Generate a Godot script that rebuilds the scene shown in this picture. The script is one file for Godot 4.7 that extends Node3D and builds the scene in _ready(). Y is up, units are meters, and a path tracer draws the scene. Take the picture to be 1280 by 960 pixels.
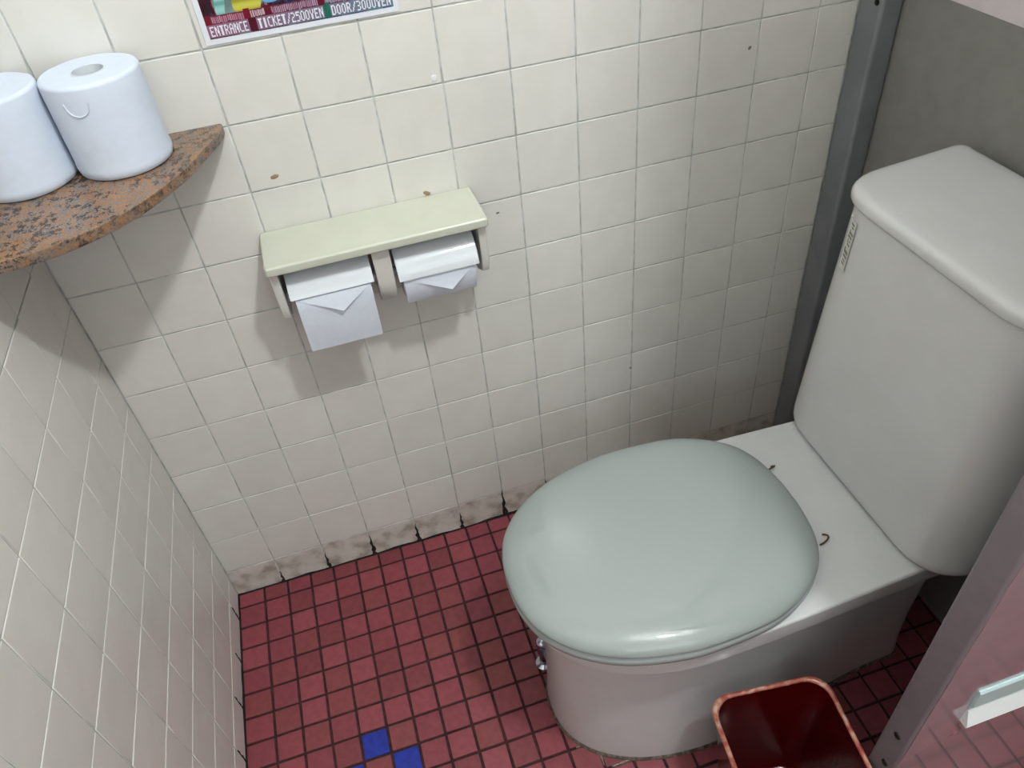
extends Node3D

# ------------------------------------------------------------------ helpers
# A mesh under construction is a dictionary: v = points, t = triangle corners.
func mb() -> Dictionary:
	return {"v": PackedVector3Array(), "t": PackedInt32Array()}

func orient(m: Dictionary, from: int) -> void:
	# make the triangles added since `from` clockwise seen from outside (closed shapes)
	var v: PackedVector3Array = m.v
	var t: PackedInt32Array = m.t
	if t.size() <= from:
		return
	var o := v[t[from]]
	var vol := 0.0
	for i in range(from, t.size(), 3):
		vol += (v[t[i]] - o).dot((v[t[i + 1]] - o).cross(v[t[i + 2]] - o))
	if vol > 0.0:
		for i in range(from, t.size(), 3):
			var k := t[i + 1]
			t[i + 1] = t[i + 2]
			t[i + 2] = k
	m.t = t

func loft(m: Dictionary, rings: Array, cap0 := true, cap1 := true, closed := true, fix := true) -> void:
	var from: int = m.t.size()
	var v: PackedVector3Array = m.v
	var t: PackedInt32Array = m.t
	var base := v.size()
	var n: int = rings[0].size()
	for r in rings:
		for q in r:
			v.append(q)
	var last := n if closed else n - 1
	for k in rings.size() - 1:
		for i in last:
			var a := base + k * n + i
			var b := base + k * n + (i + 1) % n
			var c := a + n
			var d := b + n
			t.append_array([a, b, c, b, d, c])
	for e in 2:
		if (e == 0 and cap0) or (e == 1 and cap1):
			var ring: Array = Array(rings[0]) if e == 0 else Array(rings[rings.size() - 1])
			var mid := Vector3.ZERO
			for q in ring:
				mid += q
			mid /= n
			var s := v.size()
			v.append(mid)
			var first := base if e == 0 else base + (rings.size() - 1) * n
			for i in n:
				if e == 0:
					t.append_array([s, first + (i + 1) % n, first + i])
				else:
					t.append_array([s, first + i, first + (i + 1) % n])
	m.v = v
	m.t = t
	if fix:
		orient(m, from)

# rounded rectangle outline in the plane x/z (y given)
func rrect(cx: float, cz: float, hx: float, hz: float, r: float, y: float, seg := 4) -> PackedVector3Array:
	var o := PackedVector3Array()
	r = clampf(r, 0.0002, minf(hx, hz) * 0.999)
	for k in 4:
		var sx := 1.0 if k == 0 or k == 3 else -1.0
		var sz := 1.0 if k < 2 else -1.0
		for i in seg + 1:
			var a := (k + float(i) / seg) * PI / 2
			o.append(Vector3(cx + sx * (hx - r) + r * cos(a), y, cz + sz * (hz - r) + r * sin(a)))
	return o

# box with rounded edges; centre c, full size s, edge radius e, corner radius r (seen from above)
func rbox(m: Dictionary, c: Vector3, s: Vector3, e: float, r := -1.0, seg := 3) -> void:
	if r < 0:
		r = e
	var rings := []
	var h := s.y / 2
	for k in 4:
		var a := k / 3.0 * PI / 2
		var inn := e * (1 - sin(a))
		rings.append(rrect(c.x, c.z, s.x / 2 - inn, s.z / 2 - inn, maxf(r - inn, 0.0003), c.y - h + e * (1 - cos(a)), seg))
	for k in 4:
		var a := (3 - k) / 3.0 * PI / 2
		var inn := e * (1 - sin(a))
		rings.append(rrect(c.x, c.z, s.x / 2 - inn, s.z / 2 - inn, maxf(r - inn, 0.0003), c.y + h - e * (1 - cos(a)), seg))
	loft(m, rings)

func tube(m: Dictionary, path: Array, rad: float, n := 10) -> void:
	var rings := []
	var up := Vector3(0.31, 0.77, 0.55).normalized()
	for i in path.size():
		var d: Vector3 = (path[mini(i + 1, path.size() - 1)] - path[maxi(i - 1, 0)]).normalized()
		var a := d.cross(up).normalized()
		var b := d.cross(a)
		var ring := PackedVector3Array()
		for k in n:
			ring.append(path[i] + (a * cos(TAU * k / n) + b * sin(TAU * k / n)) * rad)
		rings.append(ring)
	loft(m, rings)

# profile = array of Vector2(radius, height) turned about an axis through c
func lathe(m: Dictionary, profile: Array, c: Vector3, n := 40, cap0 := true, cap1 := true, b := Basis.IDENTITY) -> void:
	var rings := []
	for q in profile:
		var ring := PackedVector3Array()
		for k in n:
			ring.append(c + b * Vector3(q.x * cos(TAU * k / n), q.y, q.x * sin(TAU * k / n)))
		rings.append(ring)
	loft(m, rings, cap0, cap1)

func mesh_of(m: Dictionary, crease := 40.0) -> ArrayMesh:
	var v: PackedVector3Array = m.v
	var t: PackedInt32Array = m.t
	var nf := t.size() / 3
	var fn := PackedVector3Array()
	var key := {}
	var weld := PackedInt32Array()
	weld.resize(v.size())
	for i in v.size():
		var q := Vector3i((v[i] * 20000.0).round())
		if not key.has(q):
			key[q] = i
		weld[i] = key[q]
	var around := {}
	for f in nf:
		var a := v[t[f * 3]]
		var b := v[t[f * 3 + 1]]
		var c := v[t[f * 3 + 2]]
		fn.append((a - c).cross(a - b))
		for k in 3:
			var w := weld[t[f * 3 + k]]
			if not around.has(w):
				around[w] = PackedInt32Array()
			around[w].append(f)
	var vv := PackedVector3Array()
	var nn := PackedVector3Array()
	var lim := cos(deg_to_rad(crease))
	for f in nf:
		if fn[f].length_squared() < 1e-20:
			continue
		var me := fn[f].normalized()
		for k in 3:
			var s := Vector3.ZERO
			for g in around[weld[t[f * 3 + k]]]:
				if fn[g].normalized().dot(me) > lim:
					s += fn[g]
			vv.append(v[t[f * 3 + k]])
			nn.append(s.normalized() if s.length_squared() > 0 else me)
	var arr := []
	arr.resize(Mesh.ARRAY_MAX)
	arr[Mesh.ARRAY_VERTEX] = vv
	arr[Mesh.ARRAY_NORMAL] = nn
	var am := ArrayMesh.new()
	am.add_surface_from_arrays(Mesh.PRIMITIVE_TRIANGLES, arr)
	return am

func put(called: String, m, mat: Material, parent: Node, crease := 40.0) -> MeshInstance3D:
	var o := MeshInstance3D.new()
	o.mesh = m if m is Mesh else mesh_of(m, crease)
	o.mesh.surface_set_material(0, mat) if not (m is Mesh) else o.set_surface_override_material(0, mat)
	o.name = called
	o.cast_shadow = GeometryInstance3D.SHADOW_CASTING_SETTING_ON
	parent.add_child(o, true)
	return o

var used := {}
func thing(called: String, label: String, category: String, at := Vector3.ZERO, group := "") -> Node3D:
	var o := Node3D.new()
	var n: int = used.get(called, 0)
	used[called] = n + 1
	o.name = called if n == 0 else "%s_%03d" % [called, n]
	add_child(o)
	o.position = at
	o.set_meta("label", label)
	o.set_meta("category", category)
	if group:
		o.set_meta("group", group)
	return o

func structure(called: String, label := "") -> Node3D:
	var o := Node3D.new()
	o.name = called
	add_child(o)
	o.set_meta("kind", "structure")
	if label:
		o.set_meta("label", label)
	return o

func mat(c: Color, rough := 0.5, metal := 0.0) -> StandardMaterial3D:
	var s := StandardMaterial3D.new()
	s.albedo_color = c
	s.roughness = rough
	s.metallic = metal
	return s

func noise(freq: float, seed_: int, oct := 3, type := FastNoiseLite.TYPE_SIMPLEX_SMOOTH) -> FastNoiseLite:
	var f := FastNoiseLite.new()
	f.noise_type = type
	f.frequency = freq
	f.seed = seed_
	f.fractal_octaves = oct
	return f

# a colour texture of soft patches between the given colours, tiled over world space
func patches(cols: Array, stops: Array, freq: float, seed_: int, oct: int, per_metre: float, rough: float, size := 512) -> StandardMaterial3D:
	var s := StandardMaterial3D.new()
	var nt := NoiseTexture2D.new()
	nt.width = size
	nt.height = size
	nt.seamless = true
	nt.noise = noise(freq, seed_, oct)
	var g := Gradient.new()
	g.offsets = PackedFloat32Array(stops)
	g.colors = PackedColorArray(cols)
	nt.color_ramp = g
	s.albedo_texture = nt
	s.uv1_triplanar = true
	s.uv1_world_triplanar = true
	s.uv1_scale = Vector3.ONE * per_metre
	s.roughness = rough
	return s

# one glazed tile: front face at +z, rounded rim; width w, height h, thickness d (back at z = 0)
func tile_mesh(w: float, h: float, d: float, bev: float) -> Dictionary:
	var m := mb()
	var r0 := []
	for q in [[0.0, 0.0], [0.0, d - bev * 0.7], [bev * 0.35, d - bev * 0.2], [bev, d]]:
		var a: float = w / 2 - q[0]
		var b: float = h / 2 - q[0]
		r0.append(PackedVector3Array([Vector3(-a, -b, q[1]), Vector3(a, -b, q[1]), Vector3(a, b, q[1]), Vector3(-a, b, q[1])]))
	var from: int = m.t.size()
	loft(m, r0, false, true)
	return m

var tile_cache := {}
func tile(w: float, h: float, d: float, bev: float) -> ArrayMesh:
	var k := "%.4f %.4f %.4f" % [w, h, d]
	if not tile_cache.has(k):
		tile_cache[k] = mesh_of(tile_mesh(w, h, d, bev), 75.0)
	return tile_cache[k]

# ------------------------------------------------------------------ the scene
const AXIS := 0.455           # z of the toilet's middle
const JAMB_X := 0.92          # end of the front partition
var rng := RandomNumberGenerator.new()

func _ready() -> void:
	rng.seed = 7
	setup_view()
	build_shell()
	build_tiles()
	build_right_side()
	build_toilet()
	build_corner_shelf()
	build_holder()
	build_bin()
	build_poster()
	build_small_things()

func setup_view() -> void:
	var cam := Camera3D.new()
	cam.name = "camera"
	cam.fov = 52.7158
	cam.near = 0.02
	cam.transform = Transform3D(Basis(Vector3(0.9523, -0.0842, 0.2933), Vector3(0.2580, 0.7354, -0.6266), Vector3(-0.1629, 0.6724, 0.7220)).orthonormalized(), Vector3(0.4033, 1.3963, 1.0853))
	add_child(cam)
	cam.current = true
	var we := WorldEnvironment.new()
	we.name = "environment"
	var e := Environment.new()
	e.background_mode = Environment.BG_SKY
	var sky := Sky.new()
	var sm := ProceduralSkyMaterial.new()
	sm.sky_top_color = Color(0.62, 0.74, 0.92)
	sm.sky_horizon_color = Color(0.86, 0.91, 0.97)
	sm.ground_bottom_color = Color(0.45, 0.45, 0.44)
	sm.ground_horizon_color = Color(0.8, 0.83, 0.86)
	sm.sun_angle_max = 0.0
	sm.sky_energy_multiplier = 1.0
	sky.sky_material = sm
	e.sky = sky
	e.tonemap_mode = Environment.TONE_MAPPER_LINEAR
	e.tonemap_exposure = 0.71
	e.sdfgi_enabled = true
	e.ssao_enabled = true
	e.ssil_enabled = true
	we.environment = e
	add_child(we)
	# globe lamp of the washroom, hanging in front of the stall (its fitting is built in build_shell)
	var l := OmniLight3D.new()
	l.name = "globe_lamp_light"
	l.light_size = 0.062
	l.light_energy = 2.8
	l.light_color = Color(0.97, 0.995, 1.0)
	l.omni_range = 8.0
	l.omni_attenuation = 2.0
	l.shadow_enabled = true
	l.position = LAMP
	add_child(l)
	# daylight of the window behind the camera
	var w := AreaLight3D.new()
	w.name = "window_light"
	w.area_size = Vector2(0.9, 0.8)
	w.area_normalize_energy = true
	w.light_energy = 0.68
	w.light_color = Color(0.965, 1.0, 1.0)
	w.area_range = 8.0
	w.shadow_enabled = true
	w.position = Vector3(0.55, 1.55, 1.985)
	add_child(w)

const LAMP := Vector3(0.93, 2.62, 1.20)

func slab(parent: Node, called: String, a: Vector3, b: Vector3, m: Material) -> MeshInstance3D:
	var bm := BoxMesh.new()
	bm.size = (b - a).abs()
	var o := put(called, bm, m, parent)
	o.position = (a + b) / 2
	return o

func build_shell() -> void:
	var grout_wall := patches([Color(0.66, 0.67, 0.66), Color(0.77, 0.78, 0.77)], [0.3, 0.7], 0.02, 3, 3, 3.0, 0.9)
	var grout_floor := patches([Color(0.17, 0.075, 0.07), Color(0.25, 0.12, 0.11)], [0.3, 0.7], 0.03, 5, 3, 4.0, 0.9)
	var plaster := patches([Color(0.66, 0.65, 0.63), Color(0.70, 0.69, 0.67)], [0.35, 0.65], 0.01, 8, 3, 1.0, 0.85)
	# the bed of each tiled surface lies 3 mm behind the tile faces
	var wb := structure("wall_back", "cream square-tiled back wall with grey joints")
	slab(wb, "bed", Vector3(-0.10, -0.1, -0.103), Vector3(2.4, 2.8, -0.0016), grout_wall)
	var wl := structure("wall_left", "cream square-tiled left wall")
	slab(wl, "bed", Vector3(-0.103, -0.1, -0.0016), Vector3(-0.0016, 2.8, 2.1), grout_wall)
	var fl := structure("floor", "floor of small dull red mosaic tiles with dark joints")
	slab(fl, "bed", Vector3(-0.0016, -0.1, -0.0016), Vector3(2.4, -0.003, 2.0), grout_floor)
	var ce := structure("ceiling", "plain off-white ceiling")
	slab(ce, "slab", Vector3(-0.103, 2.8, -0.103), Vector3(2.5, 2.9, 2.1), patches([Color(0.88, 0.88, 0.87), Color(0.90, 0.90, 0.89)], [0.35, 0.65], 0.01, 9, 3, 1.0, 0.9))
	var wr := structure("wall_right", "far right wall of the washroom")
	slab(wr, "slab", Vector3(2.4, -0.1, -0.103), Vector3(2.5, 2.8, 2.1), plaster)
	var wf := structure("wall_front", "washroom wall with a window")
	var wx0 := 0.10
	var wx1 := 1.0
	var wy0 := 1.15
	var wy1 := 1.95
	slab(wf, "panel", Vector3(-0.003, -0.1, 2.0), Vector3(wx0, 2.8, 2.1), plaster)
	slab(wf, "panel", Vector3(wx1, -0.1, 2.0), Vector3(2.4, 2.8, 2.1), plaster)
	slab(wf, "panel", Vector3(wx0, -0.1, 2.0), Vector3(wx1, wy0, 2.1), plaster)
	slab(wf, "panel", Vector3(wx0, wy1, 2.0), Vector3(wx1, 2.8, 2.1), plaster)
	var win := structure("window_1", "window of the washroom")
	var alu := mat(Color(0.72, 0.73, 0.74), 0.35, 0.8)
	slab(win, "window_frame", Vector3(wx0, wy0, 2.02), Vector3(wx1, wy0 + 0.03, 2.06), alu)
	slab(win, "window_frame", Vector3(wx0, wy1 - 0.03, 2.02), Vector3(wx1, wy1, 2.06), alu)
	slab(win, "window_frame", Vector3(wx0, wy0 + 0.03, 2.02), Vector3(wx0 + 0.03, wy1 - 0.03, 2.06), alu)
	slab(win, "window_frame", Vector3(wx1 - 0.03, wy0 + 0.03, 2.02), Vector3(wx1, wy1 - 0.03, 2.06), alu)
	var gl := mat(Color(0.95, 0.97, 1.0, 0.12), 0.03)
	gl.transparency = BaseMaterial3D.TRANSPARENCY_ALPHA
	slab(win, "pane", Vector3(wx0 + 0.03, wy0 + 0.03, 2.037), Vector3(wx1 - 0.03, wy1 - 0.03, 2.043), gl)
	# lamp on the ceiling
	var lp := thing("globe_lamp", "white glowing globe lamp hanging from the ceiling in front of the stall", "lamp", Vector3(LAMP.x, 2.8, LAMP.z))
	var m := mb()
	lathe(m, [Vector2(0.012, LAMP.y - 2.8 + 0.060), Vector2(0.028, LAMP.y - 2.8 + 0.062), Vector2(0.03, -0.03), Vector2(0.055, -0.02), Vector2(0.06, -0.001)], Vector3.ZERO, 28)
	put("fitting", m, mat(Color(0.80, 0.80, 0.79), 0.5), lp)
	var glow := mat(Color(0.95, 0.95, 0.93), 0.5)
	glow.emission_enabled = true
	glow.emission = Color(0.97, 1.0, 0.99)
	glow.emission_energy_multiplier = 60.0
	m = mb()
	var prof := []
	for k in 17:
		var a := lerpf(-PI / 2, PI / 2 - 0.3, k / 16.0)
		prof.append(Vector2(maxf(0.068 * cos(a), 0.0003), LAMP.y - 2.8 + 0.068 * sin(a)))
	lathe(m, prof, Vector3.ZERO, 28)
	put("globe", m, glow, lp, 60.0)

# ------------------------------------------------------------------ tiles
var wall_mats := []
var floor_mats := []
func build_tiles() -> void:
	var wb := get_node("wall_back")
	var wl := get_node("wall_left")
	var fl := get_node("floor")
	for k in 4:
		var d: float = [0.0, 0.006, -0.008, 0.010][k]
		var m := patches([Color(0.835 + d, 0.823 + d, 0.797 + d), Color(0.845 + d, 0.834 + d, 0.81 + d)], [0.35, 0.65], 0.012, 20 + k, 4, 2.0, 0.30)
		wall_mats.append(m)
	# bottom row, dirty from mopping: grey-brown specks and blotches over the glaze
	var dirty := patches([Color(0.60, 0.575, 0.53), Color(0.715, 0.69, 0.65), Color(0.775, 0.755, 0.72), Color(0.81, 0.795, 0.765)], [0.12, 0.36, 0.55, 0.8], 0.012, 31, 5, 3.3, 0.45)
	var j := 0.0024
	# back wall: upright joints at 0.0985 + 0.1 k, level joints at 0.081 + 0.1 k
	var xs := [0.0]
	for k in 12:
		xs.append(0.0985 + 0.1 * k)
	xs.append(1.268)
	var ys := [0.0]
	for k in 13:
		ys.append(0.081 + 0.1 * k)
	var th := 0.0016
	var rest := mb()
	for r in ys.size() - 1:
		for c in xs.size() - 1:
			var w: float = xs[c + 1] - xs[c] - j
			var h: float = ys[r + 1] - ys[r] - j
			var o := put("tile", tile(w, h, th, 0.0011), dirty if r == 0 else wall_mats[rng.randi() % 4], wb)
			o.position = Vector3((xs[c] + xs[c + 1]) / 2, (ys[r] + ys[r + 1]) / 2, -th + rng.randf_range(-0.0003, 0.0002))
			o.rotation = Vector3(rng.randf_range(-0.003, 0.003), rng.randf_range(-0.003, 0.003), 0)
	# the tiling goes on above the frame
	add_rest(rest, xs, [1.281, 1.381, 1.481, 1.581, 1.681, 1.781, 1.881, 1.981, 2.081, 2.181, 2.281, 2.381, 2.481, 2.581, 2.681, 2.8], j, th, func(u, v): return Vector3(u, v, -th), false)
	var ro := put("upper_tiles", rest, wall_mats[0], wb, 60.0)
	ro.set_meta("kind", "stuff")
	# left wall: joints at 0.0638 + 0.1 k in z, 0.065 + 0.1 k in height
	var zs := [0.0]
	for k in 8:
		zs.append(0.0638 + 0.1 * k)
	var yl := [0.0]
	for k in 11:
		yl.append(0.065 + 0.1 * k)
	for r in yl.size() - 1:
		for c in zs.size() - 1:
			var w: float = zs[c + 1] - zs[c] - j
			var h: float = yl[r + 1] - yl[r] - j
			var o := put("tile", tile(w, h, th, 0.0011), wall_mats[rng.randi() % 4], wl)
			o.position = Vector3(-th + rng.randf_range(-0.0003, 0.0002), (yl[r] + yl[r + 1]) / 2, (zs[c] + zs[c + 1]) / 2)
			o.rotation = Vector3(0, PI / 2 + rng.randf_range(-0.003, 0.003), 0)
	rest = mb()
	var zr := []
	for k in 13:
		zr.append(0.7638 + 0.1 * k)
	var ya := []
	for k in 18:
		ya.append(1.065 + 0.1 * k)
	add_rest(rest, zs, ya, j, th, func(u, v): return Vector3(-th, v, u), true)
	add_rest(rest, zr, yl, j, th, func(u, v): return Vector3(-th, v, u), true)
	add_rest(rest, zr, ya, j, th, func(u, v): return Vector3(-th, v, u), true)
	ro = put("further_tiles", rest, wall_mats[1], wl, 60.0)
	ro.set_meta("kind", "stuff")
	# floor mosaic, 50 mm pitch
	var reds := [Color(0.500, 0.215, 0.250), Color(0.475, 0.200, 0.240), Color(0.515, 0.230, 0.265), Color(0.475, 0.210, 0.225), Color(0.445, 0.185, 0.215)]
	for k in 5:
		var c: Color = reds[k]
		floor_mats.append(patches([c.darkened(0.04), c, c.lightened(0.02)], [0.3, 0.5, 0.75], 0.02, 50 + k, 4, 5.0, 0.50))
	var blue := patches([Color(0.055, 0.13, 0.50), Color(0.08, 0.17, 0.58)], [0.3, 0.7], 0.02, 60, 3, 5.0, 0.45)
	var fx := [0.0]
	for k in 47:
		fx.append(0.0548 + 0.0499 * k)
	var fz := [0.0]
	for k in 40:
		fz.append(0.036 + 0.0499 * k)
	var blues := [Vector2i(4, 8), Vector2i(3, 9), Vector2i(5, 9), Vector2i(4, 10)]
	var jf := 0.0052
	rest = mb()
	for r in fz.size() - 1:
		for c in fx.size() - 1:
			var w: float = fx[c + 1] - fx[c] - jf
			var h: float = fz[r + 1] - fz[r] - jf
			var cx: float = (fx[c] + fx[c + 1]) / 2
			var cz: float = (fz[r] + fz[r + 1]) / 2
			var hidden := absf(cz - AXIS) < 0.11 and cx > 0.63 and cx < 1.2
			var seen := ((cx < 0.76 and cz < 0.62) or (cx > 0.56 and cx < 1.28 and cz > 0.5 and cz < 0.80)) and not hidden
			if seen or Vector2i(c, r) in blues:
				var o := put("mosaic_tile", tile(w, h, 0.004, 0.001), blue if Vector2i(c, r) in blues else floor_mats[rng.randi() % 5], fl)
				o.position = Vector3(cx, -0.004 + rng.randf_range(-0.0004, 0.0003), cz)
				o.rotation = Vector3(-PI / 2 + rng.randf_range(-0.008, 0.008), rng.randf_range(-0.012, 0.012), rng.randf_range(-0.008, 0.008))
			else:
				add_tile(rest, Vector3(cx, -0.004, cz), Basis(Vector3.RIGHT, -PI / 2), w, h, 0.004, 0.001)
	ro = put("outer_mosaic_tiles", rest, floor_mats[0], fl, 60.0)
	ro.set_meta("kind", "stuff")

func add_tile(m: Dictionary, at: Vector3, b: Basis, w: float, h: float, d: float, bev: float) -> void:
	var t := tile_mesh(w, h, d, bev)
	var base: int = m.v.size()
	var v: PackedVector3Array = m.v
	var tt: PackedInt32Array = m.t
	for q in t.v:
		v.append(at + b * q)
	for i in t.t:
		tt.append(base + i)
	m.v = v
	m.t = tt

func add_rest(m: Dictionary, us: Array, vs: Array, j: float, th: float, at: Callable, side: bool) -> void:
	var b := Basis(Vector3.UP, PI / 2) if side else Basis.IDENTITY
	for r in vs.size() - 1:
		for c in us.size() - 1:
			add_tile(m, at.call((us[c] + us[c + 1]) / 2.0, (vs[r] + vs[r + 1]) / 2.0), b, us[c + 1] - us[c] - j, vs[r + 1] - vs[r] - j, th, 0.0011)

# ------------------------------------------------------------------ right side: post, grey partition, front partition
func build_right_side() -> void:
	var steel := patches([Color(0.50, 0.51, 0.53), Color(0.53, 0.54, 0.56)], [0.3, 0.7], 0.01, 71, 4, 2.0, 0.38)
	steel.metallic = 0.4
	var post := structure("trim_1", "grey steel corner post between tiled wall and grey partition")
	var m := mb()
	rbox(m, Vector3(1.2855, 1.4, 0.028), Vector3(0.040, 2.8, 0.056), 0.002, 0.007)
	put("post", m, steel, post)
	m = mb()
	lathe(m, [Vector2(0.0001, 0.0), Vector2(0.005, 0.0), Vector2(0.0045, 0.0015), Vector2(0.0001, 0.002)], Vector3(1.2655, 1.0, 0.022), 12, false, false, Basis(Vector3.BACK, PI / 2))
	put("screw", m, mat(Color(0.10, 0.09, 0.09), 0.5, 0.6), post)
	var screw2 := put("screw", m, mat(Color(0.10, 0.09, 0.09), 0.5, 0.6), post)
	screw2.position = Vector3(0, -0.012, 0.022)
	var wr := structure("wall_partition", "grey partition behind the cistern with a pale upper panel")
	var grey := patches([Color(0.505, 0.495, 0.485), Color(0.52, 0.51, 0.50)], [0.3, 0.7], 0.02, 75, 4, 2.0, 0.55)
	slab(wr, "lower_panel", Vector3(1.306, 0.0, 0.050), Vector3(1.336, 1.009, 0.774), grey)
	slab(wr, "upper_panel", Vector3(1.3055, 1.0095, 0.050), Vector3(1.336, 2.1, 0.774), patches([Color(0.80, 0.765, 0.775), Color(0.82, 0.785, 0.795)], [0.3, 0.7], 0.02, 77, 3, 2.0, 0.5))
	# front partition with a polished outer sheet; its end faces the doorway
	var wp := structure("wall_doorway", "grey partition end with a mirror-like outer sheet beside the doorway")
	m = mb()
	rbox(m, Vector3(JAMB_X + 0.02, 1.07, 0.7935), Vector3(0.040, 2.06, 0.039), 0.002, 0.005)
	put("jamb", m, patches([Color(0.46, 0.425, 0.445), Color(0.475, 0.44, 0.455)], [0.3, 0.7], 0.02, 79, 3, 3.0, 0.42), wp)
	slab(wp, "core", Vector3(JAMB_X + 0.04, 0.04, 0.776), Vector3(1.5, 2.1, 0.811), mat(Color(0.44, 0.43, 0.43), 0.5))
	var sheet := patches([Color(0.70, 0.655, 0.675), Color(0.72, 0.675, 0.695)], [0.3, 0.7], 0.01, 81, 3, 2.0, 0.09)
	sheet.metallic = 0.5
	slab(wp, "polished_sheet", Vector3(JAMB_X + 0.003, 0.042, 0.8115), Vector3(1.5, 2.098, 0.8135), sheet)
	var dark := mat(Color(0.13, 0.11, 0.05), 0.5, 0.5)
	for q in [Vector3(JAMB_X, 0.354, 0.795), Vector3(JAMB_X, 0.277, 0.798)]:
		m = mb()
		lathe(m, [Vector2(0.0001, 0.0), Vector2(0.0052, 0.0), Vector2(0.0045, 0.0016), Vector2(0.0001, 0.0022)], q, 14, false, false, Basis(Vector3.BACK, PI / 2))
		put("screw", m, dark, wp)
	# bright metal bar with an upturned lower lip on the sheet
	var bar := thing("bar_handle", "bright white bar on the polished sheet at the lower right", "handle", Vector3(0.984, 0.391, 0.8135))
	var white := mat(Color(0.94, 0.96, 0.96), 0.2)
	put("lower_lip", extrude_x([Vector2(0.0, 0.0), Vector2(0.011, 0.0), Vector2(0.012, 0.003), Vector2(0.003, 0.030), Vector2(0.0, 0.030)], 0.0, 0.34), white, bar, 20.0)
	put("upper_plate", extrude_x([Vector2(0.0, 0.030), Vector2(0.0015, 0.030), Vector2(0.002, 0.038), Vector2(0.005, 0.042), Vector2(0.004, 0.074), Vector2(0.002, 0.077), Vector2(0.0, 0.077)], 0.0, 0.34), mat(Color(0.74, 0.83, 0.83), 0.25), bar, 20.0)

# a profile of (z, y) points drawn out along x
func extrude_x(pts: Array, x0: float, x1: float) -> Dictionary:
	var m := mb()
	var rings := []
	for x in [x0, x1]:
		var ring := PackedVector3Array()
		for q in pts:
			ring.append(Vector3(x, q.y, q.x))
		rings.append(ring)
	loft(m, rings)
	return m

# ------------------------------------------------------------------ toilet
func spline(pts: Array, n: int, flip_end := true) -> Array:
	# Catmull-Rom through (x, half width) points
	var o := []
	for i in pts.size() - 1:
		var p0: Vector2 = pts[maxi(i - 1, 0)]
		var p1: Vector2 = pts[i]
		var p2: Vector2 = pts[i + 1]
		var p3: Vector2 = pts[mini(i + 2, pts.size() - 1)]
		if i == 0:
			p0 = Vector2(p2.x, -p2.y)
		if i == pts.size() - 2:
			p3 = Vector2(p1.x, -p1.y) if flip_end else Vector2(-p1.x, p1.y)
		for k in n:
			o.append(p1.cubic_interpolate(p2, p0, p3, float(k) / n))
	o.append(pts[pts.size() - 1])
	return o

# closed ring from a half outline; inset moves it inwards
func ring_of(half: Array, y: float, inset := 0.0) -> PackedVector3Array:
	var full := []
	for q in half:
		full.append(q)
	for i in range(half.size() - 2, 0, -1):
		full.append(Vector2(half[i].x, -half[i].y))
	var n := full.size()
	var o := PackedVector3Array()
	for i in n:
		var d: Vector2 = (full[(i + 1) % n] - full[(i + n - 1) % n]).normalized()
		var nr := Vector2(d.y, -d.x)
		var q: Vector2 = full[i] + nr * inset
		o.append(Vector3(q.x, y, q.y))
	return o

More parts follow.
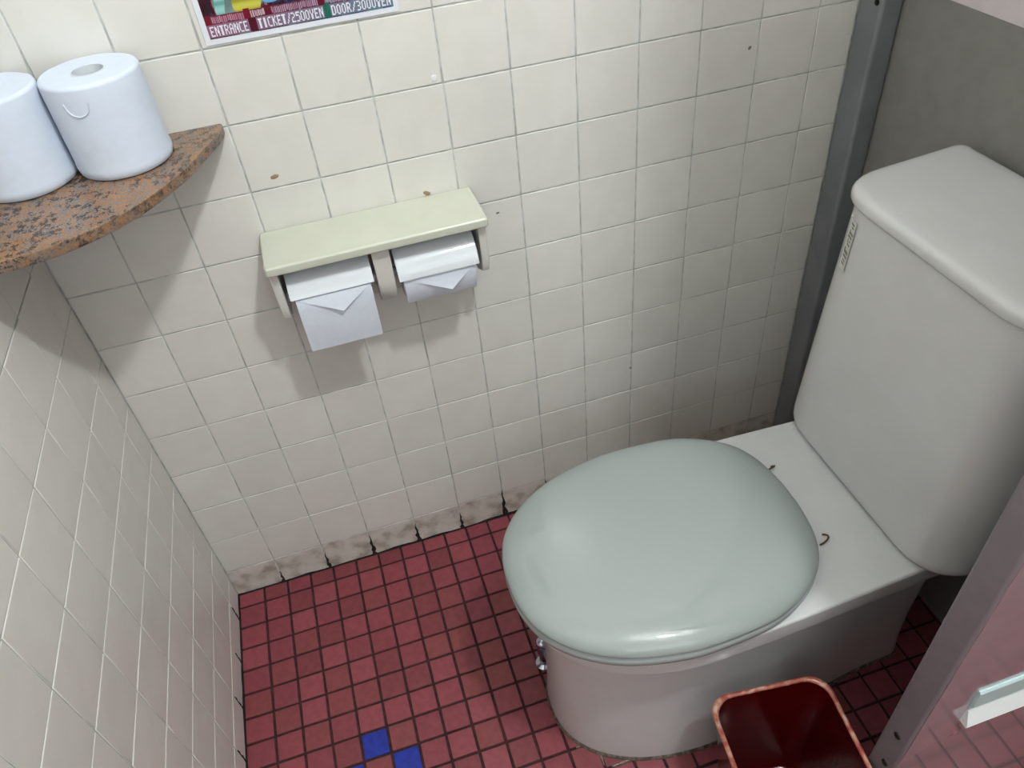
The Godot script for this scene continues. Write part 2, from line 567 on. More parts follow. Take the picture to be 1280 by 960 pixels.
func build_toilet() -> void:
	var t := thing("toilet", "pale white ceramic toilet with closed lid and cistern against the grey partition", "toilet", Vector3(0, 0, AXIS))
	var china := patches([Color(0.80, 0.80, 0.80), Color(0.81, 0.81, 0.81)], [0.3, 0.7], 0.01, 91, 3, 2.0, 0.16)
	var lidm := mat(Color(0.575, 0.60, 0.59), 0.035)
	var seatm := mat(Color(0.60, 0.625, 0.62), 0.12)
	# pedestal and bowl: rings from the floor to the rim
	# (y, front x, widest x, half width, half width at the back, back x)
	var lv := [
		[0.000, 0.552, 0.790, 0.150, 0.112, 1.190],
		[0.012, 0.550, 0.790, 0.152, 0.114, 1.192],
		[0.060, 0.552, 0.790, 0.147, 0.112, 1.188],
		[0.140, 0.554, 0.790, 0.141, 0.112, 1.185],
		[0.220, 0.555, 0.785, 0.140, 0.116, 1.182],
		[0.290, 0.555, 0.780, 0.141, 0.120, 1.180],
		[0.335, 0.552, 0.775, 0.145, 0.124, 1.180],
		[0.346, 0.546, 0.768, 0.152, 0.130, 1.182],
		[0.3550, 0.533, 0.762, 0.164, 0.146, 1.215],
		[0.3570, 0.524, 0.760, 0.173, 0.157, 1.250],
		[0.3600, 0.522, 0.760, 0.1755, 0.160, 1.266],
		[0.3910, 0.522, 0.760, 0.1765, 0.161, 1.270],
		[0.3945, 0.523, 0.760, 0.1755, 0.160, 1.269],
		[0.3970, 0.526, 0.760, 0.1725, 0.157, 1.266]]
	var rings := []
	for a in lv:
		rings.append(body_ring(a[0], a[1], a[2], a[3], a[4], a[5]))
	var m := mb()
	loft(m, rings)
	put("bowl", m, china, t, 50.0)
	# grey sealant around the foot
	m = mb()
	var sr := []
	for q in [[0.0, 0.005], [0.002, 0.004], [0.005, 0.001]]:
		var ring := body_ring(q[0], 0.552 - q[1], 0.79, 0.150 + q[1], 0.112 + q[1], 1.19 + q[1])
		sr.append(ring)
	loft(m, sr, true, true)
	put("sealant", m, patches([Color(0.22, 0.17, 0.14), Color(0.33, 0.27, 0.23), Color(0.45, 0.40, 0.36)], [0.3, 0.55, 0.8], 0.03, 93, 4, 6.0, 0.8), t, 50.0)
	# seat and lid
	var half := spline([Vector2(0.506, 0), Vector2(0.510, 0.045), Vector2(0.528, 0.090), Vector2(0.568, 0.132), Vector2(0.625, 0.163), Vector2(0.695, 0.180), Vector2(0.752, 0.1835), Vector2(0.835, 0.177), Vector2(0.893, 0.155), Vector2(0.934, 0.122), Vector2(0.956, 0.080), Vector2(0.965, 0.032), Vector2(0.966, 0)], 5)
	m = mb()
	rings = []
	for q in [[0.3985, 0.010], [0.3995, 0.004], [0.4030, 0.0012], [0.4100, 0.0], [0.4155, 0.0012], [0.4185, 0.005], [0.4195, 0.012]]:
		rings.append(ring_of(half, q[0], q[1]))
	loft(m, rings)
	put("seat", m, seatm, t, 60.0)
	m = mb()
	rings = []
	for q in [[0.4205, 0.014], [0.4205, 0.005], [0.4215, 0.0015], [0.4250, 0.0], [0.4290, 0.0008], [0.4330, 0.0032], [0.4370, 0.0072], [0.4405, 0.0125], [0.4434, 0.0190], [0.4458, 0.0265], [0.4476, 0.0345]]:
		rings.append(ring_of(half, q[0], q[1]))
	var edge: PackedVector3Array = rings[rings.size() - 1]
	for q in [[0.92, 0.4492], [0.80, 0.4507], [0.62, 0.4520], [0.40, 0.4528], [0.18, 0.4531]]:
		var ring := PackedVector3Array()
		for p in edge:
			ring.append(Vector3(0.745 + (p.x - 0.745) * q[0], q[1], p.z * q[0]))
		rings.append(ring)
	loft(m, rings)
	put("lid", m, lidm, t, 60.0)
	# hinge pins at the back of the lid
	var rust := mat(Color(0.34, 0.24, 0.15), 0.5, 0.4)
	for s in [-1, 1]:
		m = mb()
		var path := []
		for k in 7:
			var a := k / 6.0 * PI * 0.75
			path.append(Vector3(0.970 + 0.019 * sin(a), 0.3988 + 0.003 * sin(a * 1.3), 0.078 * s - (0.009 if s > 0 else 0.003) * (1 - cos(a))))
		tube(m, path, 0.0015, 8)
		put("hinge_pin", m, rust, t, 60.0)
	# cistern: body narrows towards the front, front corners rounded
	m = mb()
	rings = []
	for q in [[0.3975, 0.006], [0.3985, -0.001], [0.403, -0.006], [0.410, -0.0085], [0.420, -0.009], [0.60, -0.003], [0.78, 0.004], [0.823, 0.0055], [0.8255, 0.0075], [0.827, 0.0125]]:
		rings.append(tank_ring(q[0], q[1]))
	loft(m, rings)
	var tank := put("cistern", m, china, t, 50.0)
	m = mb()
	rings = []
	for q in [[0.8285, 0.014], [0.8285, 0.004], [0.8295, 0.001], [0.833, -0.001], [0.841, -0.001], [0.8455, 0.0015], [0.8485, 0.0065], [0.8500, 0.014], [0.8507, 0.026], [0.8510, 0.05]]:
		rings.append(tank_ring(q[0], q[1]))
	loft(m, rings)
	put("cistern_lid", m, china, t, 60.0)
	# printed sticker near the top left of the cistern front
	var img := Image.create(32, 128, false, Image.FORMAT_RGB8)
	img.fill(Color(0.80, 0.80, 0.77))
	var ink := Color(0.36, 0.37, 0.36)
	for q in [[6, 8, 16, 5], [12, 16, 12, 4], [6, 26, 5, 12], [8, 30, 20, 6], [4, 40, 22, 5], [8, 49, 4, 12], [16, 50, 9, 4], [10, 60, 15, 4], [4, 72, 6, 14], [7, 78, 20, 8], [5, 90, 22, 6], [9, 102, 14, 4], [6, 110, 16, 5]]:
		img.fill_rect(Rect2i(q[0], q[1], q[2], q[3]), ink.lerp(Color(0.5, 0.5, 0.5), rng.randf() * 0.6))
	var sm := mat(Color.WHITE, 0.4)
	sm.albedo_texture = ImageTexture.create_from_image(img)
	var qm := QuadMesh.new()
	qm.size = Vector2(0.020, 0.078)
	var st := put("sticker", qm, sm, tank)
	st.rotation.y = -PI / 2 - 0.32
	st.rotate_object_local(Vector3.RIGHT, -0.039)
	st.position = Vector3(1.0795, 0.768, -0.139)

func tank_front(_y: float) -> float:
	return 1.0825

# plan of the cistern at height y, drawn in by inset; wider at the back than at the front
func tank_ring(y: float, inset: float) -> PackedVector3Array:
	var x0 := 1.073 + inset
	var x1 := 1.296 - maxf(inset, -0.004)
	var hf := 0.186 - inset
	var hb := 0.206 - inset
	var corners := [Vector2(x0, -hf), Vector2(x1, -hb), Vector2(x1, hb), Vector2(x0, hf)]
	var rad := [0.075, 0.020, 0.020, 0.075]
	var o := PackedVector3Array()
	for k in 4:
		var c: Vector2 = corners[k]
		var a: Vector2 = (corners[(k + 3) % 4] - c).normalized()
		var b: Vector2 = (corners[(k + 1) % 4] - c).normalized()
		var r: float = maxf(rad[k] - maxf(inset, 0.0) * 0.5, 0.008)
		for i in 9:
			var s := i / 8.0
			var q := c + a * r * (1 - s) * (1 - s) + b * r * s * s
			o.append(Vector3(q.x, y, q.y))
	# a run of points along the front, so that the lid can swell
	return o

func body_ring(y: float, xf: float, xm: float, hw: float, hb: float, xb: float) -> PackedVector3Array:
	# front: half a fat ellipse; sides run back to a blunt end with rounded corners
	var half := []
	for k in 17:
		var a := k / 16.0 * PI / 2
		half.append(Vector2(xm - (xm - xf) * pow(cos(a), 0.92), hw * pow(sin(a), 0.90)))
	var n := 10
	var rc := 0.02
	for k in range(1, n + 1):
		var s := float(k) / n
		half.append(Vector2(lerpf(xm, xb - rc, s), lerpf(hw, hb, s * s * (3 - 2 * s))))
	for k in range(1, 6):
		var a := k / 5.0 * PI / 2
		half.append(Vector2(xb - rc + rc * sin(a), hb - rc + rc * cos(a)))
	half.append(Vector2(xb, 0))
	half[0] = Vector2(xf, 0)
	return ring_of(half, y)

# ------------------------------------------------------------------ granite corner shelf with two rolls
func granite() -> StandardMaterial3D:
	var n := 512
	var img := Image.create(n, n, false, Image.FORMAT_RGB8)
	var big := noise(0.011, 11, 3)
	var mid := noise(0.07, 12, 3)
	var fine := noise(0.2, 13, 2)
	var cell := noise(0.12, 14, 1, FastNoiseLite.TYPE_CELLULAR)
	cell.cellular_return_type = FastNoiseLite.RETURN_CELL_VALUE
	for y in n:
		for x in n:
			var b := big.get_noise_2d(x, y)
			var c := cell.get_noise_2d(x + 9.0 * mid.get_noise_2d(x, y), y + 9.0 * fine.get_noise_2d(y, x))
			var f := fine.get_noise_2d(x, y)
			var k := c + b * 0.5 + f * 0.35
			var col: Color
			if k < -0.62:
				col = Color(0.21, 0.16, 0.13)
			elif k < -0.15:
				col = Color(0.45, 0.42, 0.40)
			elif k < 0.25:
				col = Color(0.54, 0.43, 0.33)
			elif k < 0.62:
				col = Color(0.61, 0.40, 0.22)
			else:
				col = Color(0.47, 0.40, 0.36)
			img.set_pixel(x, y, col.lightened(0.10 * f) if f > 0 else col.darkened(-0.25 * f))
	img.generate_mipmaps()
	var s := mat(Color.WHITE, 0.28)
	s.albedo_texture = ImageTexture.create_from_image(img)
	s.uv1_triplanar = true
	s.uv1_world_triplanar = true
	s.uv1_scale = Vector3.ONE * 3.2
	return s

const SHELF_Y := 0.987
func build_corner_shelf() -> void:
	var t := thing("corner_shelf", "brown speckled granite corner shelf carrying two paper rolls", "shelf", Vector3(0, SHELF_Y, 0))
	var m := mb()
	var rings := []
	var bow := spline([Vector2(0.292, 0.0), Vector2(0.263, 0.080), Vector2(0.237, 0.131), Vector2(0.194, 0.187), Vector2(0.149, 0.223), Vector2(0.101, 0.245), Vector2(0.052, 0.255), Vector2(0.0, 0.258)], 5, false)
	for q in [[-0.0160, 0.003], [-0.0145, 0.0006], [-0.012, 0.0], [-0.004, 0.0], [-0.0015, 0.0006], [0.0, 0.003]]:
		var ring := PackedVector3Array([Vector3(0.0005, q[0], 0.0005)])
		for p in bow:
			var d: Vector2 = p - p.normalized() * q[1]
			ring.append(Vector3(maxf(d.x, 0.0005), q[0], maxf(d.y, 0.0005)))
		rings.append(ring)
	loft(m, rings)
	put("slab", m, granite(), t, 40.0)
	spare_roll(Vector3(0.174, SHELF_Y, 0.060), 0.4, "full white toilet roll standing right on the granite shelf, crescent dent in its side")
	spare_roll(Vector3(0.0585, SHELF_Y, 0.064), 2.1, "full white toilet roll cut by the left edge of the photo on the granite shelf")

func spare_roll(at: Vector3, turn: float, label: String) -> void:
	var t := thing("toilet_roll", label, "toilet roll", at, "spare rolls on the granite shelf")
	var paper := patches([Color(0.80, 0.83, 0.885), Color(0.81, 0.84, 0.895)], [0.3, 0.7], 0.03, 101, 3, 4.0, 0.85)
	var m := mb()
	var R := 0.0572
	var H := 0.114
	var prof := [Vector2(0.0195, 0.001), Vector2(R - 0.005, 0.0), Vector2(R - 0.001, 0.002), Vector2(R + 0.0006, 0.008), Vector2(R + 0.0006, 0.0135), Vector2(R - 0.0001, 0.015), Vector2(R, 0.035), Vector2(R - 0.0004, 0.0375), Vector2(R + 0.0002, 0.039), Vector2(R, 0.062), Vector2(R - 0.0003, 0.064), Vector2(R + 0.0002, 0.066), Vector2(R, 0.095), Vector2(R, H - 0.005), Vector2(R - 0.0015, H - 0.0015), Vector2(R - 0.005, H), Vector2(0.0195, H - 0.001), Vector2(0.0195, 0.001)]
	var rings := []
	var nz := noise(0.9, 102, 2)
	var n := 56
	for q in prof:
		var ring := PackedVector3Array()
		for k in n:
			var a := TAU * k / n
			var w := nz.get_noise_3d(cos(a + turn) * 2.0, q.y * 18.0, sin(a + turn) * 2.0) * 0.0005 if q.x > 0.03 else 0.0
			ring.append(Vector3((q.x + w) * cos(a), q.y + w * 0.8, (q.x + w) * sin(a)))
		rings.append(ring)
	loft(m, rings, false, false)
	put("paper", m, paper, t, 50.0)
	m = mb()
	lathe(m, [Vector2(0.0194, 0.0005), Vector2(0.0194, H - 0.0005), Vector2(0.0180, H - 0.0005), Vector2(0.0180, 0.0005), Vector2(0.0194, 0.0005)], Vector3.ZERO, 32, false, false)
	put("core", m, mat(Color(0.80, 0.82, 0.84), 0.9), t)
	# loose crescent of the outer sheet (the glued tab)
	if turn < 1.0:
		m = mb()
		var path := []
		for k in 13:
			var s := k / 12.0
			var a := lerpf(1.60, 2.10, s)
			var yy := 0.096 - 0.015 * sqrt(1.0 - pow(2.0 * s - 1.0, 2.0))
			path.append(Vector3((R + 0.0004) * cos(a), yy, (R + 0.0004) * sin(a)))
		tube(m, path, 0.0009, 6)
		put("tab_edge", m, paper, t, 60.0)

# ------------------------------------------------------------------ double paper holder
func build_holder() -> void:
	var x0 := 0.290
	var x1 := 0.617
	var top := 0.817
	var t := thing("paper_holder", "cream double toilet paper holder with a flat shelf on the tiled wall", "holder", Vector3(0, 0, 0))
	var cream := patches([Color(0.755, 0.76, 0.70), Color(0.765, 0.77, 0.71)], [0.3, 0.7], 0.01, 111, 3, 3.0, 0.22)
	var white := mat(Color(0.80, 0.79, 0.765), 0.3)
	var m := mb()
	rbox(m, Vector3((x0 + x1) / 2, top - 0.0075, 0.0535), Vector3(x1 - x0, 0.015, 0.107), 0.0035, 0.005)
	put("shelf_board", m, cream, t, 50.0)
	m = mb()
	rbox(m, Vector3((x0 + x1) / 2, 0.735, 0.005), Vector3(x1 - x0 - 0.02, 0.132, 0.009), 0.002)
	put("back_plate", m, white, t)
	for e in 2:
		var xc: float = x0 + 0.0085 if e == 0 else x1 - 0.0085
		put("side_bracket", bracket(xc, 0.012, [Vector2(0.0, 0.802), Vector2(0.0, 0.698), Vector2(0.052, 0.698), Vector2(0.084, 0.714), Vector2(0.092, 0.735), Vector2(0.094, 0.802)]), white, t)
	put("middle_bracket", bracket(0.4535, 0.026, [Vector2(0.0, 0.802), Vector2(0.0, 0.690), Vector2(0.062, 0.690), Vector2(0.088, 0.712), Vector2(0.094, 0.740), Vector2(0.094, 0.802)]), white, t)
	var grey_white := mat(Color(0.82, 0.83, 0.85), 0.07)
	for e in 2:
		var a: float = [0.311, 0.4715][e]
		var b: float = [0.4355, 0.596][e]
		# curved cover over the roll
		m = mb()
		var rings := []
		var outer := 0.0505
		for u in [a, a + 0.0015, b - 0.0015, b]:
			var ins := 0.0012 if u == a or u == b else 0.0
			var ring := PackedVector3Array()
			for k in 19:
				var g := lerpf(deg_to_rad(118), deg_to_rad([24, 12][e]), k / 18.0)
				ring.append(Vector3(u, 0.733 + (outer - ins) * sin(g), 0.056 + (outer - ins) * cos(g)))
			for k in 19:
				var g := lerpf(deg_to_rad([24, 12][e]), deg_to_rad(118), k / 18.0)
				ring.append(Vector3(u, 0.733 + (outer - 0.0028 + ins) * sin(g), 0.056 + (outer - 0.0028 + ins) * cos(g)))
			rings.append(ring)
		loft(m, rings)
		put("roll_cover", m, grey_white, t, 50.0)
		m = mb()
		tube(m, [Vector3(a - 0.006, 0.733, 0.056), Vector3(b + 0.006, 0.733, 0.056)], 0.008, 16)
		put("spindle", m, white, t)
	held_roll(0.3165, 0.4305, 0.0455, true)
	held_roll(0.4775, 0.5905, 0.0445, false)

func bracket(xc: float, w: float, pts: Array) -> Dictionary:
	var m := mb()
	var rings := []
	for q in [[-w / 2, 0.0015], [-w / 2 + 0.0015, 0.0], [w / 2 - 0.0015, 0.0], [w / 2, 0.0015]]:
		var ring := PackedVector3Array()
		var mid := Vector2.ZERO
		for p in pts:
			mid += p / pts.size()
		for p in pts:
			var d: Vector2 = p + (mid - p).normalized() * q[1]
			ring.append(Vector3(xc + q[0], d.y, d.x))
		rings.append(ring)
	loft(m, rings)
	return m

func held_roll(a: float, b: float, r: float, long: bool) -> void:
	var c := Vector3(0, 0.733, 0.056)
	var label := "toilet roll under the left cover of the holder, a long sheet hanging down" if long else "toilet roll under the right cover of the holder, only a folded point showing"
	var t := thing("toilet_roll", label, "toilet roll", c, "rolls in the holder")
	var paper := patches([Color(0.815, 0.835, 0.875), Color(0.825, 0.845, 0.885)], [0.3, 0.7], 0.03, 121, 3, 4.0, 0.85)
	var m := mb()
	var bs := Basis(Vector3.BACK, -PI / 2)
	var w := b - a
	var rr := r - 0.0035
	lathe(m, [Vector2(0.018, 0.0), Vector2(rr - 0.002, 0.0), Vector2(rr, 0.002), Vector2(rr, w - 0.002), Vector2(rr - 0.002, w), Vector2(0.018, w), Vector2(0.018, 0.0)], Vector3(a, 0, 0), 48, false, false, bs)
	put("paper", m, paper, t, 50.0)
	m = mb()
	lathe(m, [Vector2(0.0179, 0.0), Vector2(0.0179, w), Vector2(0.0165, w), Vector2(0.0165, 0.0), Vector2(0.0179, 0.0)], Vector3(a, 0, 0), 28, false, false, bs)
	put("core", m, mat(Color(0.66, 0.63, 0.58), 0.9), t)
	# sheet coming from under the cover, path in (z, y)
	var path := []
	for k in 8:
		var g := lerpf(deg_to_rad(70), 0.0, k / 7.0)
		path.append(Vector2(r * cos(g), r * sin(g)))
	if long:
		for k in range(1, 9):
			var s := k / 8.0
			path.append(Vector2(r - 0.007 * s * s, -0.082 * s))
	else:
		for k in range(1, 9):
			var s := k / 8.0
			path.append(Vector2(r - 0.012 * s * s, -0.041 * s))
	put("hanging_sheet", sheet_of(path, a + 0.001, b - 0.001, 0.0006, false), paper, t, 50.0)
	# the folded point lying on the sheet
	var fp := []
	var g0 := deg_to_rad(22.5 if long else 10.5)
	var tip_y := -0.012 if long else -0.022
	for k in 11:
		var y := lerpf(r * sin(g0), tip_y, k / 10.0)
		var z := sqrt(maxf(r * r - y * y, 0.0)) if y > 0 else r
		fp.append(Vector2(z + 0.0010 + 0.006 * pow(k / 10.0, 2.0), y))
	put("folded_point", sheet_of(fp, a + 0.002, b - 0.002, 0.0007, true, 0.63 if not long else 0.57), paper, t, 50.0)

func sheet_of(path: Array, a: float, b: float, th: float, point: bool, tip := 0.5) -> Dictionary:
	var m := mb()
	var rings := []
	var n := path.size()
	for i in n:
		var d: Vector2 = (path[mini(i + 1, n - 1)] - path[maxi(i - 1, 0)]).normalized()
		var nr := Vector2(-d.y, d.x) * th / 2
		var s := float(i) / (n - 1)
		var l := lerpf(a, lerpf(a, b, tip), s * 0.985) if point else a
		var r := lerpf(b, lerpf(a, b, tip), s * 0.985) if point else b
		var q: Vector2 = path[i]
		rings.append(PackedVector3Array([Vector3(l, q.y + nr.y, q.x + nr.x), Vector3(r, q.y + nr.y, q.x + nr.x), Vector3(r, q.y - nr.y, q.x - nr.x), Vector3(l, q.y - nr.y, q.x - nr.x)]))
	loft(m, rings)
	return m

# ------------------------------------------------------------------ red bin
func build_bin() -> void:
	var t := thing("waste_bin", "small dark red square plastic bin standing beside the toilet", "bin", Vector3(0.827, 0.0, 0.732))
	t.rotation.y = deg_to_rad(-7)
	var red := patches([Color(0.24, 0.012, 0.02), Color(0.27, 0.015, 0.03)], [0.3, 0.7], 0.02, 131, 3, 4.0, 0.22)
	red.clearcoat_enabled = true
	red.clearcoat = 0.4
	red.clearcoat_roughness = 0.15
	var H := 0.25
	var m := mb()
	var rings := []
	var o := [[0.0, 0.062, 0.02], [0.004, 0.066, 0.022], [0.06, 0.071, 0.025], [0.15, 0.079, 0.028], [0.235, 0.086, 0.030], [0.249, 0.0875, 0.030]]
	for q in o:
		rings.append(rrect(0, 0, q[1], q[1], q[2], q[0], 6))
	for q in [[0.250, 0.0865, 0.029], [0.249, 0.0850, 0.029], [0.15, 0.0765, 0.026], [0.06, 0.0685, 0.023], [0.010, 0.064, 0.02], [0.0045, 0.058, 0.018]]:
		rings.append(rrect(0, 0, q[1], q[1], q[2], q[0], 6))
	loft(m, rings)
	put("body", m, red, t, 60.0)
	m = mb()
	rings = []
	for k in 9:
		var a := TAU * k / 8
		var e := 0.0890 + 0.0038 * cos(a)
		rings.append(rrect(0, 0, e, e, 0.031, H - 0.001 + 0.0038 * sin(a), 6))
	loft(m, rings, false, false)
	put("rim", m, patches([Color(0.50, 0.17, 0.16), Color(0.60, 0.32, 0.26), Color(0.66, 0.46, 0.38), Color(0.76, 0.62, 0.58)], [0.2, 0.42, 0.62, 0.85], 0.03, 133, 4, 3.0, 0.25), t, 60.0)

# ------------------------------------------------------------------ poster
func glyph(ch: String) -> Array:
	var g := {
		"E": ["1111", "1000", "1000", "1110", "1000", "1000", "1111"],
		"N": ["1001", "1101", "1101", "1011", "1011", "1001", "1001"],
		"T": ["1111", "0110", "0110", "0110", "0110", "0110", "0110"],
		"R": ["1110", "1001", "1001", "1110", "1010", "1001", "1001"],
		"A": ["0110", "1001", "1001", "1111", "1001", "1001", "1001"],
		"C": ["0111", "1000", "1000", "1000", "1000", "1000", "0111"],
		"I": ["0110", "0110", "0110", "0110", "0110", "0110", "0110"],
		"K": ["1001", "1010", "1100", "1100", "1010", "1001", "1001"],
		"D": ["1110", "1001", "1001", "1001", "1001", "1001", "1110"],
		"O": ["0110", "1001", "1001", "1001", "1001", "1001", "0110"],
		"Y": ["1001", "1001", "1001", "0110", "0110", "0110", "0110"],
		"/": ["0001", "0001", "0010", "0010", "0100", "0100", "1000"],
		"2": ["1110", "0001", "0001", "0110", "1000", "1000", "1111"],
		"3": ["1110", "0001", "0001", "0110", "0001", "0001", "1110"],
		"5": ["1111", "1000", "1110", "0001", "0001", "0001", "1110"],
		"0": ["0110", "1001", "1001", "1001", "1001", "1001", "0110"]}
	return g.get(ch, ["0000", "0000", "0000", "0000", "0000", "0000", "0000"])

func write(img: Image, text: String, x: int, y: int, sx: float, sy: float, col: Color) -> int:
	var px := float(x)
	for ch in text:
		var g := glyph(ch)
		for r in 7:
			for c in 4:
				if g[r][c] == "1":
					img.fill_rect(Rect2i(int(px + c * sx), int(y + r * sy), int(ceil(sx)), int(ceil(sy))), col)
		px += 5.0 * sx
	return int(px)

func build_poster() -> void:
	var W := 0.249
	var H := 0.352
	var t := thing("poster", "colourful printed poster with a line of white lettering on the tiled wall", "poster", Vector3(0.4305, 1.085 + H / 2, 0.0))
	var m := mb()
	rbox(m, Vector3(0, 0, 0.0012), Vector3(W, H, 0.0008), 0.0003)
	put("backing", m, mat(Color(0.86, 0.87, 0.90), 0.25), t)
	var iw := 940
	var ih := 1340
	var img := Image.create(iw, ih, false, Image.FORMAT_RGB8)
	var n1 := noise(0.006, 201, 4)
	var n2 := noise(0.012, 202, 3)
	for y in range(0, ih, 4):
		for x in range(0, iw, 4):
			var k := n1.get_noise_2d(x, y * 0.6)
			var f := n2.get_noise_2d(x, y)
			var s := float(x) / iw
			var dark := Color(0.20, 0.03, 0.10).lerp(Color(0.05, 0.20, 0.38), smoothstep(0.25, 0.75, s + 0.3 * f))
			var c := dark
			if k > 0.22:
				c = dark.lerp(Color(0.45, 0.65, 0.62), 0.7)
			elif k > 0.08:
				c = dark.lerp(Color(0.55, 0.22, 0.30), 0.5)
			elif k < -0.25:
				c = dark.lerp(Color(0.10, 0.05, 0.12), 0.8)
			img.fill_rect(Rect2i(x, y, 4, 4), c.lightened(maxf(0, f) * 0.25))
	# printed figures at the lower edge of the picture
	var b := ih - 165
	blob(img, 92, b - 20, 26, 120, Color(0.50, 0.72, 0.70))
	blob(img, 225, b - 10, 75, 105, Color(0.70, 0.68, 0.22))
	blob(img, 320, b - 75, 58, 90, Color(0.22, 0.36, 0.72))
	blob(img, 345, b - 10, 60, 55, Color(0.30, 0.56, 0.74))
	blob(img, 430, b - 60, 34, 70, Color(0.55, 0.66, 0.38))
	blob(img, 520, b - 20, 60, 90, Color(0.30, 0.52, 0.52))
	blob(img, 640, b - 30, 70, 70, Color(0.13, 0.30, 0.55))
	blob(img, 755, b - 25, 62, 80, Color(0.46, 0.60, 0.28))
	blob(img, 850, b - 10, 55, 80, Color(0.22, 0.42, 0.42))
	# small pale line above the big one, too fine to read
	img.fill_rect(Rect2i(0, ih - 104, iw, 40), Color(0.40, 0.16, 0.24))
	for q in [[34, 190, Color(0.62, 0.40, 0.47)], [225, 290, Color(0.66, 0.58, 0.60)], [330, 560, Color(0.56, 0.46, 0.54)], [600, 930, Color(0.50, 0.54, 0.62)]]:
		var x: int = q[0]
		while x < q[1]:
			var ww := rng.randi_range(4, 8)
			img.fill_rect(Rect2i(x, ih - 100 + rng.randi_range(0, 4), ww, rng.randi_range(26, 32)), q[2].lightened(rng.randf() * 0.15))
			x += ww + rng.randi_range(2, 4)
	# the big line: pale condensed capitals on a muted band
	for x in iw:
		var s := float(x) / iw
		img.fill_rect(Rect2i(x, ih - 64, 1, 60), Color(0.52, 0.36, 0.46).lerp(Color(0.36, 0.46, 0.53), s))
	img.fill_rect(Rect2i(205, ih - 66, 38, 62), Color(0.28, 0.03, 0.10))
	img.fill_rect(Rect2i(583, ih - 74, 34, 70), Color(0.12, 0.38, 0.32))
	img.fill_rect(Rect2i(4, ih - 108, 26, 44), Color(0.42, 0.06, 0.14))
	img.fill_rect(Rect2i(193, ih - 112, 30, 46), Color(0.42, 0.05, 0.12))
	img.fill_rect(Rect2i(294, ih - 112, 34, 46), Color(0.36, 0.04, 0.12))
	img.fill_rect(Rect2i(564, ih - 112, 30, 46), Color(0.34, 0.04, 0.14))
	var ink := Color(0.86, 0.85, 0.88)
	write(img, "ENTRANCE", 12, ih - 57, 4.75, 6.8, ink)
	write(img, "TICKET/2500YEN", 250, ih - 57, 4.75, 6.8, ink)
	write(img, "DOOR/3000YEN", 622, ih - 57, 5.2, 6.8, ink)
	img.generate_mipmaps()
	var pm := mat(Color.WHITE, 0.22)
	pm.albedo_texture = ImageTexture.create_from_image(img)
	var qm := QuadMesh.new()
	qm.size = Vector2(W - 0.014, H - 0.014)
	var pr := put("print", qm, pm, t)
	pr.position.z = 0.0019
	# two bits of clear tape hold its top corners
	var tape := mat(Color(0.9, 0.9, 0.88, 0.35), 0.2)
	tape.transparency = BaseMaterial3D.TRANSPARENCY_ALPHA
	for s in [-1, 1]:
		m = mb()
		rbox(m, Vector3(s * (W / 2 - 0.012), H / 2 - 0.002, 0.0024), Vector3(0.03, 0.018, 0.0003), 0.0001)
		put("tape", m, tape, t)

func blob(img: Image, cx: int, cy: int, rx: int, ry: int, c: Color) -> void:
	for y in range(cy - ry, cy + ry):
		var k := 1.0 - pow(absf(y - cy) / float(ry), 2.6)
		var w := int(rx * sqrt(maxf(k, 0)))
		img.fill_rect(Rect2i(cx - w + int(6 * sin(y * 0.05)), y, 2 * w, 1), c.lightened(0.12 * sin(y * 0.11)) if sin(y * 0.11) > 0 else c.darkened(-0.2 * sin(y * 0.11)))

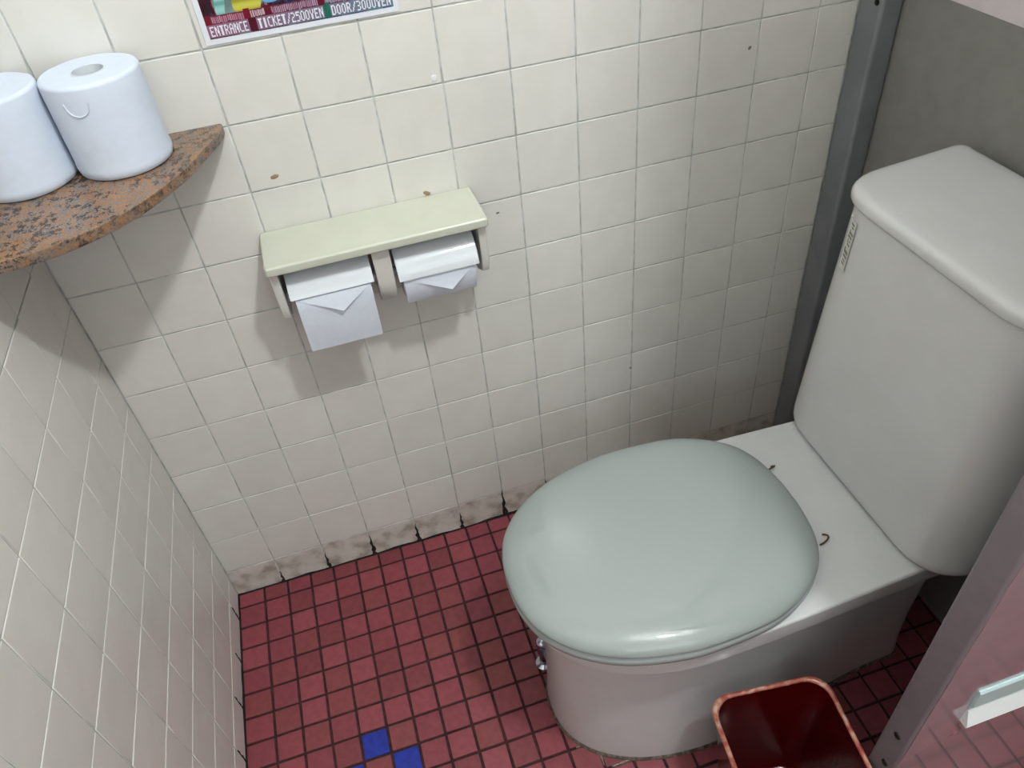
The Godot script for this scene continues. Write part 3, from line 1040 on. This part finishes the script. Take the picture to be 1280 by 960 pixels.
# ------------------------------------------------------------------ small things and marks
func build_small_things() -> void:
	# chrome stop valve on the floor behind the front of the bowl
	var t := thing("stop_valve", "small chrome stop valve on the floor left of the bowl", "valve", Vector3(0.566, 0, 0.366))
	var chrome := mat(Color(0.72, 0.73, 0.78), 0.12, 1.0)
	var m := mb()
	lathe(m, [Vector2(0.016, 0.0), Vector2(0.016, 0.003), Vector2(0.008, 0.006), Vector2(0.0075, 0.040), Vector2(0.010, 0.042), Vector2(0.010, 0.062), Vector2(0.007, 0.066)], Vector3.ZERO, 20)
	put("body", m, chrome, t, 50.0)
	m = mb()
	lathe(m, [Vector2(0.006, 0.064), Vector2(0.011, 0.068), Vector2(0.012, 0.080), Vector2(0.008, 0.084)], Vector3.ZERO, 20)
	put("knob", m, chrome, t, 50.0)
	# rusty plugs and chips on the back wall
	var wb := get_node("wall_back")
	var rustm := mat(Color(0.58, 0.49, 0.38), 0.8)
	var darkm := mat(Color(0.46, 0.44, 0.40), 0.8)
	var whitem := mat(Color(0.88, 0.88, 0.88), 0.6)
	for q in [[0.337, 0.898, 0.0055, rustm], [0.549, 0.8205, 0.0055, rustm], [0.657, 0.759, 0.0028, darkm], [1.084, 0.941, 0.0035, darkm], [0.587, 0.990, 0.006, whitem], [0.897, 0.343, 0.003, darkm]]:
		m = mb()
		var ring := []
		for s in [[1.0, 0.0], [0.9, 0.0009], [0.5, 0.0012]]:
			var r := PackedVector3Array()
			for k in 12:
				var a := TAU * k / 12
				var w: float = q[2] * s[0] * (1.0 + 0.25 * sin(2 * a + q[0] * 40))
				r.append(Vector3(q[0] + w * cos(a), q[1] + w * 0.75 * sin(a), s[1] - 0.0004))
			ring.append(r)
		loft(m, ring)
		put("chip" if q[3] == whitem else "rust_plug", m, q[3], wb, 60.0)
	# black mould in the lowest joints of the back wall and in the corner with the floor
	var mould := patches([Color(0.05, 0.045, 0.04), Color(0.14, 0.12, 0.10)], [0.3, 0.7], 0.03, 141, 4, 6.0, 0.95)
	var wl := get_node("wall_left")
	for k in 9:
		var x := 0.0985 + 0.1 * k
		var len_: float = [0.035, 0.05, 0.065, 0.06, 0.05, 0.085, 0.08, 0.06, 0.07][k]
		m = mb()
		mould_sliver(m, Vector3(x, 0, 0.0002), Vector3.RIGHT, len_, [0.005, 0.006, 0.008, 0.008, 0.006, 0.009, 0.008, 0.006, 0.006][k])
		put("mould", m, mould, wb, 60.0)
	for k in 4:
		m = mb()
		mould_sliver(m, Vector3(0.0002, 0, 0.0638 + 0.1 * k), Vector3.BACK, [0.05, 0.04, 0.055, 0.05][k], 0.0035)
		put("mould", m, mould, wl, 60.0)
	var pale := patches([Color(0.50, 0.42, 0.38), Color(0.62, 0.56, 0.52)], [0.3, 0.7], 0.03, 145, 3, 6.0, 0.9)
	for q in [[Vector3(0.568, 0, 0.5345), Vector3(0.606, 0, 0.5345)], [Vector3(0.6035, 0, 0.540), Vector3(0.6035, 0, 0.578)], [Vector3(0.615, 0, 0.5845), Vector3(0.655, 0, 0.5845)], [Vector3(0.690, 0, 0.634), Vector3(0.735, 0, 0.635)]]:
		m = mb()
		residue(q[0], q[1], 0.0028, m)
		put("grout_residue", m, pale, get_node("floor"), 60.0)
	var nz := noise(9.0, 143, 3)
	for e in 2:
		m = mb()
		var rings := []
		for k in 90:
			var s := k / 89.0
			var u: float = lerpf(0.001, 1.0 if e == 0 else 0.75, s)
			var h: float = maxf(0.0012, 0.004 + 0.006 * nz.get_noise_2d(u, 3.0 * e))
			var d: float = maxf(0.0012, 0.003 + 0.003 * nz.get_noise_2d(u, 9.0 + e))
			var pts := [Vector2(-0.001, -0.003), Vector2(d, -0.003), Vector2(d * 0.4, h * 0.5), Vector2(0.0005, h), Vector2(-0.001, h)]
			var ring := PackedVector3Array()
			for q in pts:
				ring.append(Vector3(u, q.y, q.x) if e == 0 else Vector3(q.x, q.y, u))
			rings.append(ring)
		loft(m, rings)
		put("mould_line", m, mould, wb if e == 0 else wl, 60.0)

func residue(a: Vector3, b: Vector3, w: float, m: Dictionary) -> void:
	var rings := []
	var d := (b - a).normalized()
	var n := d.cross(Vector3.UP)
	for k in 9:
		var s := k / 8.0
		var ww := w * (0.35 + 0.65 * sin(PI * s)) * (0.8 + 0.3 * sin(k * 2.1 + a.x * 90.0))
		var c := a.lerp(b, s)
		rings.append(PackedVector3Array([c - n * ww - Vector3(0, 0.003, 0), c + n * ww - Vector3(0, 0.003, 0), c + n * ww * 0.6 + Vector3(0, 0.0006, 0), c - n * ww * 0.6 + Vector3(0, 0.0006, 0)]))
	loft(m, rings)

func mould_sliver(m: Dictionary, at: Vector3, along: Vector3, h: float, w: float) -> void:
	var rings := []
	var outw := Vector3.BACK if along == Vector3.RIGHT else Vector3.RIGHT
	for k in 9:
		var s := k / 8.0
		var ww := w * (1 - s) * (0.75 + 0.35 * sin(k * 2.3 + at.x * 50.0 + at.z * 70.0)) + 0.0004
		var off := along * (0.0012 * sin(k * 1.7 + at.x * 31.0))
		var c := at + off + Vector3.UP * (h * s)
		rings.append(PackedVector3Array([c - along * ww - outw * 0.003, c + along * ww - outw * 0.003, c + along * ww * 0.8 + outw * 0.0005, c - along * ww * 0.8 + outw * 0.0005]))
	loft(m, rings)
